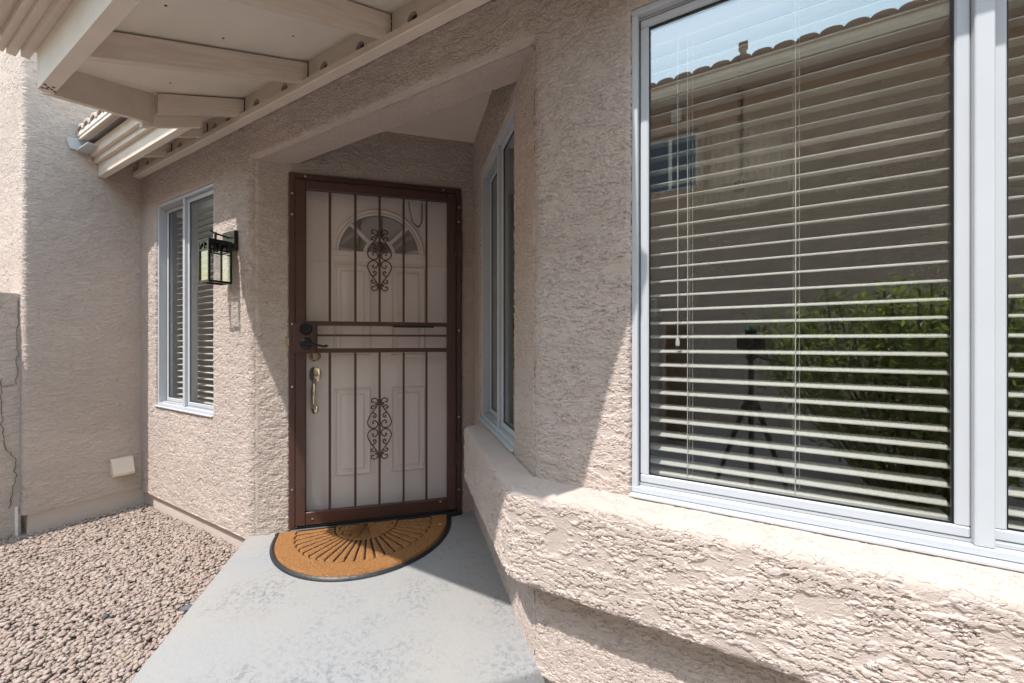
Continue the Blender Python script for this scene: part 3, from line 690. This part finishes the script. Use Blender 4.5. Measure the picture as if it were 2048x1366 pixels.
for k in range(7): inst('nail_head', nme, roof, T(-2.165+.022*(k % 2)+random.uniform(0, .02), .392+.012*(k//2)*.8, 2.0058))
# eave tiles: barrel tiles with mortar fronts
def tile_mesh(w=.128, L=.36, h=.045):
    b = B(); n = 8; o = [(w*.5*math.cos(math.pi*k/n), h*math.sin(math.pi*k/n)) for k in range(n+1)]; i = [(x*.74, z*.68-.001) for x, z in o]
    pts = [(x, 0, z) for x, z in o]+[(x, 0, z) for x, z in i[::-1]]
    b.poly(pts, (0, L, L*PITCH)); return b.mesh('roof_tile', m_plain('pale_tile', (.56, .46, .40), .85, var=.12, vs=14, bmp=.003, bs=30, spec=.2))
def mort_mesh(w=.128, h=.045):
    b = B(); n = 8; pts = [(w*.36*math.cos(math.pi*k/n), .012, h*.66*math.sin(math.pi*k/n)) for k in range(n+1)]
    b.poly(pts, (0, .05, .02)); b.box(-w*.5, w*.5, .004, .06, -.03, .002, .003); return b.mesh('bird_stop', M_MORT)
tme, mme = tile_mesh(), mort_mesh()
for k in range(10):
    M = T(-3.86+k*.13, .862, zd(.862)+.053); inst('roof_tile', tme, roof, M); inst('bird_stop', mme, roof, M)
for k in range(12): inst('roof_tile', tme, roof, T(-2.18+k*.128, .268, zd(.268)+.053))
b = B(); b.poly([(-3.925, .93, 2.41), (-3.925, .83, 2.40), (-3.925, .815, 2.47), (-3.925, .93, 2.50)], (.012, 0, 0)); b.poly([(-3.925, .93, 2.405), (-3.925, .86, 2.395), (-3.76, .88, 2.42), (-3.76, .93, 2.42)], (0, 0, .006)); b.obj('flashing', M_WHITE, roof)

# ================================================================== GARDEN WALL with its crack
gw = empty('garden_wall', T(-3.99, .612, -.15), None, 'low stucco garden wall with a jagged crack at the left photo edge', 'wall')
zs = lines([0, 1.555], .009); ys = lines([-2.2, -.6, .02], lambda a, c: .05 if c < -.5 else .009); pr = [(-.18, .0), (-.02, 0)]
P = []
V = np.zeros((len(ys), len(zs), 3)); V[..., 1] = ys[:, None]; V[..., 2] = zs
i, j = np.meshgrid(np.arange(len(ys)-1), np.arange(len(zs)-1), indexing='ij'); a = (i*len(zs)+j).ravel()
nobj('wall_face', V.reshape(-1, 3), np.stack([a, a+len(zs), a+len(zs)+1, a+1], -1), MSB, gw)
B().box(-.22, -.004, -2.2, .02, -.1, 1.552, .01).obj('wall_core', M_FOOT, gw)
def crack(pts, w, nm):
    b = B(); P = []
    for k in range(len(pts)-1):
        for t in np.linspace(0, 1, 9)[:-1]:
            y = pts[k][0]+(pts[k+1][0]-pts[k][0])*t+random.gauss(0, .0032); z = pts[k][1]+(pts[k+1][1]-pts[k][1])*t; P.append((y, z, w*random.uniform(.5, 1.3)))
    P.append((*pts[-1], w*.3))
    for k in range(len(P)-1):
        (y, z, a), (Y, Z, c) = P[k], P[k+1]; b.poly([(.0045, y-a, z), (.0045, Y-c, Z), (.0045, Y+c, Z), (.0045, y+a, z)], (-.012, 0, 0))
    b.obj(nm, M_CRACK, gw)
crack([(.008, 1.53), (.006, 1.2), (.004, .98), (-.05, .97)], .0007, 'crack')
crack([(-.055, 1.02), (-.06, .85), (-.045, .62), (-.04, .58), (.0, .50), (-.005, .36), (-.03, .20)], .0011, 'crack')
b = B(); b.cyl((-3.985, .615, -.16), (-3.985, .615, .05), .008, n=10); tag(b.obj('drain_pipe', M_PVC, smooth=True), 'thin white pipe stub at the foot of the cracked garden wall', 'pipe')

# ================================================================== WALL LANTERN
ln = empty('wall_lantern', T(-2.595, D, 1.43), None, 'black metal box lantern with clear glass on the stucco wall', 'lantern')
w = .059; yc = -.087; H = .242
B().box(-.07, .07, -.022, -.001, .20, .312, .003).obj('backplate', M_BLACK, ln)
b = B(); b.tube(catmull([(0, -.02, .275), (0, -.05, .280), (0, -.085, .285), (0, yc-.012, .290), (0, yc-.026, .297)], 5), .005, 8); b.cyl((0, yc, H), (0, yc, .292), .006, n=10)
b.obj('arm', M_BLACK, ln, smooth=True)
b = B(); b.box(-w, w, yc-w, yc+w, H-.012, H, .002); b.box(-.02, .02, yc-.02, yc+.02, H, H+.008, .002); b.obj('cap', M_BLACK, ln)
b = B(); p_ = .010
for sx in (-1, 1):
    for sy in (-1, 1): b.box(sx*(w-p_/2)-p_/2, sx*(w-p_/2)+p_/2, yc+sy*(w-p_/2)-p_/2, yc+sy*(w-p_/2)+p_/2, .0, H-.012, .001)
for s_ in (-1, 1):
    b.box(-w+p_, w-p_, yc+s_*(w-.005)-.0045, yc+s_*(w-.005)+.0045, 0, .012); b.box(s_*(w-.005)-.0045, s_*(w-.005)+.0045, yc-w+p_, yc+w-p_, 0, .012)
    b.box(-w+p_, w-p_, yc+s_*(w-.005)-.004, yc+s_*(w-.005)+.004, .178, .186); b.box(s_*(w-.005)-.004, s_*(w-.005)+.004, yc-w+p_, yc+w-p_, .178, .186)
    for k in range(8):   # arch spandrels
        t0, t1 = math.pi*k/8, math.pi*(k+1)/8; rr = w-p_
        A = [(rr*math.cos(t0), .186+.04*math.sin(t0)), (rr*math.cos(t1), .186+.04*math.sin(t1)), (rr*math.cos(t1), H-.012), (rr*math.cos(t0), H-.012)]
        b.poly([(x, yc+s_*(w-.005)-.003, z) for x, z in A], (0, .006, 0)); b.poly([(s_*(w-.005)-.003, yc+x, z) for x, z in A], (.006, 0, 0))
    b.box(-.003, .003, yc+s_*(w-.005)-.003, yc+s_*(w-.005)+.003, .186, H-.012); b.box(s_*(w-.005)-.003, s_*(w-.005)+.003, yc-.003, yc+.003, .186, H-.012)
b.obj('cage', M_BLACK, ln)
for s_ in (-1, 1):
    B().box(-w+p_, w-p_, yc+s_*(w-.006)-.001, yc+s_*(w-.006)+.001, .012, .178).obj('pane', M_LGLASS, ln)
    B().box(s_*(w-.006)-.001, s_*(w-.006)+.001, yc-w+p_, yc+w-p_, .012, .178).obj('pane', M_LGLASS, ln)
B().cyl((0, yc, .18), (0, yc, H-.01), .014, n=14).obj('socket', M_BLACK, ln)
b = B(); b.lathe([(.010, .18), (.012, .165), (.019, .14), (.021, .115), (.016, .075), (.006, .058), (.001, .056)], (0, yc, 0), 16); b.obj('bulb', M_LGLASS, ln, smooth=True)

# ================================================================== DOORMAT
mt = empty('doormat', M_DOOR @ T(.63, -.045, .002), None, 'half round coir doormat with black rubber rim before the security door', 'doormat')
A_, B_ = .470, .530
def ell(a, c, n=72, z=0): return [(a*math.cos(math.pi*k/n), -c*math.sin(math.pi*k/n), z) for k in range(n+1)]
nu, nv = 560, 170; th = np.linspace(0, math.pi, nu+1); rh = np.linspace(0, 1, nv+1)
TT, RR = np.meshgrid(th, rh, indexing='ij')
NR = 23; k = TT/math.pi*NR; fk = np.abs(k-np.floor(k)-.5)*2           # 1 at the seams between rays
arcd = np.maximum(RR, .02)*(math.pi/NR)*.5                                  # half ray width
gr = np.ones_like(TT); gw_ = .024
rays = (RR > .37) & (RR < .80-.02*fk**4)
gr = np.where(rays, np.clip((1-fk)*arcd/gw_, 0, 1), gr)
scal = .80-.035*fk**3
gr = np.minimum(gr, np.clip(np.abs(RR-scal)/.014, 0, 1)); gr = np.minimum(gr, np.clip(np.abs(RR-.37)/.015, 0, 1))
NP = 7; kp = TT/math.pi*NP; fp = np.abs(kp-np.floor(kp)-.5)*2
gr = np.where((RR > .10) & (RR < .315-.05*fp**2), np.minimum(gr, np.clip((1-fp)*np.maximum(RR, .02)*(math.pi/NP)*.5/.007, 0, 1)), gr)
gr = np.minimum(gr, np.clip(np.abs(RR-(.315-.06*fp**2.5))/.010, 0, 1)); gr = np.minimum(gr, np.clip(np.abs(RR-.10)/.008, 0, 1))
hz = .006+.013*gr**.6+RNG.normal(0, .0010, gr.shape); hz *= np.clip((1.0-RR)/.012, .3, 1)
V = np.stack([A_*RR*np.cos(TT), -B_*RR*np.sin(TT), hz], -1).reshape(-1, 3)
i, j = np.meshgrid(np.arange(nu), np.arange(nv), indexing='ij'); a = (i*(nv+1)+j).ravel()
co = nobj('coir_face', V, np.stack([a, a+1, a+nv+2, a+nv+1], -1), M_COIR, mt); co.data.materials.append(m_plain('mat_base', (.030, .014, .008), .9, var=.2, vs=60))
co.data.polygons.foreach_set('material_index', (gr[:-1, :-1].ravel() < .42).astype(np.int32))
b = B(); prof = [(0, 0), (.002, .010), (.010, .014), (.016, .010), (.021, .002), (.022, 0)]; n = 90
ring = [[b.bm.verts.new(((A_+p)*math.cos(math.pi*k/n), -(B_+p)*math.sin(math.pi*k/n), z)) for p, z in prof] for k in range(n+1)]
for k in range(n):
    for q in range(len(prof)-1): b.bm.faces.new((ring[k][q], ring[k+1][q], ring[k+1][q+1], ring[k][q+1]))
b.poly(ell(A_+.004, B_+.004, 72, .001), (0, 0, .0035)); b.box(-A_-.02, A_+.02, -.004, .012, 0, .014, .002); b.obj('rubber_rim', M_RUBBER, mt, smooth=True)
B().box(.405, .425, -.135, -.128, .020, .022).obj('label_tab', M_WHITE, mt)
tag(B().ball((0, 0, .004), .012, 10, (1.2, .8, .45)).obj('pebble', M_TILE, None, M_DOOR @ T(1.175, -.06, .0), True), 'tiny brown pebble on the landing at the foot of the hinge side', 'pebble')

# ================================================================== INSIDE: drum pendant seen through the big pane
pl = empty('pendant_lamp', T(-.01, 1.95, 1.72), None, 'pale drum shade pendant hanging inside behind the big pane', 'lamp')
b = B(); n = 40
for k in range(n):
    a0, a1 = 2*math.pi*k/n, 2*math.pi*(k+1)/n
    b.face([(.18*math.cos(a0), .18*math.sin(a0), 0), (.18*math.cos(a1), .18*math.sin(a1), 0), (.18*math.cos(a1), .18*math.sin(a1), .23), (.18*math.cos(a0), .18*math.sin(a0), .23)])
o = b.obj('shade', M_SHADE, pl, smooth=True); o.modifiers.new('solid', 'SOLIDIFY').thickness = .003
b = B(); b.cyl((0, 0, .2), (0, 0, .72), .006); b.cyl((-.178, 0, .2), (.178, 0, .2), .003, n=8); b.cyl((0, -.178, .2), (0, .178, .2), .003, n=8); b.cyl((0, 0, .02), (0, 0, .2), .02); b.obj('stem', M_BRONZE, pl)

# ================================================================== BEHIND THE CAMERA (seen in the glass)
nh = empty('neighbor_house', T(0, -4, -.15), None, 'brown stucco house reflected in the big window', 'house')
wx = (-1.75, -.56, 3.55, 4.40)
b = B(); b.box(-9, wx[0], -.2, 0, 0, 5.1); b.box(wx[1], 9, -.2, 0, 0, 5.1); b.box(wx[0], wx[1], -.2, 0, 0, wx[2]); b.box(wx[0], wx[1], -.2, 0, wx[3], 5.1); b.obj('wall', MSN, nh)
wd = empty('window', T(0, 0, 0), nh)
b = B(); bars(b, wx[0]-.10, wx[1]+.10, wx[2]-.10, wx[3]+.10, .10, -.01, .05, .01); b.obj('surround', MSN, wd)
b = B(); bars(b, wx[0], wx[1], wx[2], wx[3], .04, -.10, -.03); b.box(-.98, -.93, -.09, -.04, wx[2]+.04, wx[3]-.04); b.obj('frame', M_WHITE, wd)
B().box(wx[0]+.03, wx[1]-.03, -.08, -.075, wx[2]+.03, wx[3]-.03).obj('pane', m_plain('dark_glass', (.03, .05, .09), .08), wd)
b = B(); b.box(-9, 9, -.05, .40, 4.80, 4.84); b.box(-9, 9, .40, .44, 4.76, 4.96, .005); b.obj('eave', M_TRIM, nh)
b = B(); b.poly([(-9, .46, 4.97), (-9, -4.5, 6.6), (-9, -4.5, 6.5), (-9, .46, 4.90)], (18, 0, 0)); b.obj('roof', M_TILE, nh)
t2 = B(); o_ = [(  .115*math.cos(math.pi*k/8), .055*math.sin(math.pi*k/8)) for k in range(9)]
t2.poly([(x, 0, z) for x, z in o_], (0, -.5, .165)); t2m = t2.mesh('roof_tile', M_TILE)
for k in range(34): inst('roof_tile', t2m, nh, T(-3.3+k*.235, .47, 4.96))
b = B(); b.cyl((.02, -.35, 5.05), (.02, -.35, 5.62), .045, n=14); b.box(-.04, .08, -.41, -.29, 5.60, 5.68, .01); b.obj('vent_pipe', M_TILE, nh)
b = B(); b.cyl((.0, .02, 3.6), (.0, .02, 4.80), .015, n=8); b.obj('conduit', M_BRONZE, nh)
b = B(); b.box(-.93, -.78, .005, .09, 4.55, 4.75, .01); b.obj('floodlight', M_WHITE, nh)

pier = empty('gate_pier', T(-1.08, -2.6, -.15), None, 'pale stucco gate pier reflected at the left of the big window', 'pier')
B().box(-.25, .22, -.15, .15, 0, 1.57, .02, seg=2).obj('shaft', MSN, pier)
b = B(); b.tube([(-.20, 0, 1.55), (-.20, 0, 1.76), (.17, 0, 1.76), (.17, 0, 1.55)], .014, 8); b.obj('rail', M_PIPE, pier)
gt = empty('wooden_gate', T(-.62, -2.75, -.12), None, 'dark brown wooden gate reflected beside the gate pier', 'gate')
bm_ = B().box(-.062, .062, -.012, .012, 0, 1.42, .004).mesh('board', M_WOOD)
inst('board', bm_, gt, T(-.13, 0, 0)); inst('board', bm_, gt, T(.0, 0, 0))
b = B(); b.box(-.20, .07, .013, .04, .25, .33, .003); b.box(-.20, .07, .013, .04, 1.1, 1.18, .003); b.obj('brace', M_WOOD, gt)

def shrub(name, loc, rx, ry, h, nst, nleaf, label):
    o = empty(name, T(*loc), None, label, 'shrub'); b = B(); tips = []
    for k in range(nst):
        a = random.uniform(0, 6.28); r = math.sqrt(random.random()); x, y = rx*r*math.cos(a), ry*r*math.sin(a); zt = h*(.55+.45*math.sqrt(max(0, 1-r*r*.7)))*random.uniform(.85, 1.08)
        pts = [(x*.25, y*.25, 0), (x*.55, y*.6, zt*.35), (x*.85, y*.9, zt*.7), (x, y, zt)]; b.tube(catmull(pts, 3), .007, 5); tips.append([Vector(p) for p in catmull(pts, 6)])
    b.obj('stem', M_BARK, o)
    n = nleaf; V = np.zeros((n, 4, 3))
    for k in range(n):
        t = random.choice(tips); p = t[min(len(t)-1, int((random.random()**.6)*len(t)))]+Vector((random.gauss(0, .09), random.gauss(0, .09), random.gauss(0, .05)))
        d = Vector((random.gauss(0, 1), random.gauss(0, 1), random.gauss(.5, .8))).normalized(); s_ = d.cross(Vector((random.gauss(0, 1), random.gauss(0, 1), random.gauss(0, 1)))).normalized()
        L = random.uniform(.035, .075); w_ = L*.17; V[k] = [p, p+d*L*.5+s_*w_, p+d*L, p+d*L*.5-s_*w_]
    nobj('foliage', V.reshape(-1, 3), np.arange(n*4).reshape(n, 4), M_LEAF, o, smooth=False)
    return o
shrub('oleander_shrub', (1.22, -1.75, -.15), 1.08, .62, 1.60, 90, 17000, 'green leafy shrub reflected in the big window')

# camera on its tripod, standing at the viewpoint
tp = empty('camera_tripod', T(.045, -.11, -.15), None, 'black camera on a tripod reflected in the big window', 'tripod')
b = B(); b.box(-.07, .07, -.03, .03, 1.205, 1.295, .012, seg=2); b.box(-.03, .03, -.025, .025, 1.293, 1.325, .01); b.obj('camera_body', M_CAMB, tp)
b = B(); b.cyl((-.02, .03, 1.25), (-.035, .085, 1.25), .034, n=24); b.obj('lens', M_CAMB, tp, smooth=True)
B().box(-.014, .014, -.012, .012, 1.326, 1.344, .002).obj('bubble_level', M_GREEN, tp)
b = B(); b.ball((0, 0, 1.165), .026); b.box(-.035, .035, -.028, .028, 1.188, 1.204, .003); b.cyl((0, 0, .75), (0, 0, 1.15), .014, n=12); b.tube([(.02, 0, 1.17), (.16, -.05, 1.13)], .009, 8); b.obj('head', M_CAMB, tp)
b = B(); b.cyl((0, 0, .86), (0, 0, .93), .035, n=16); b.obj('collar', M_CAMB, tp)
for k in range(3):
    a = R(90+120*k); b = B(); b.tube([(.03*math.cos(a), .03*math.sin(a), .9), (.19*math.cos(a), .19*math.sin(a), .45), (.34*math.cos(a), .34*math.sin(a), .03)], [.014, .012, .010], 8); b.obj('leg', M_CAMB, tp)
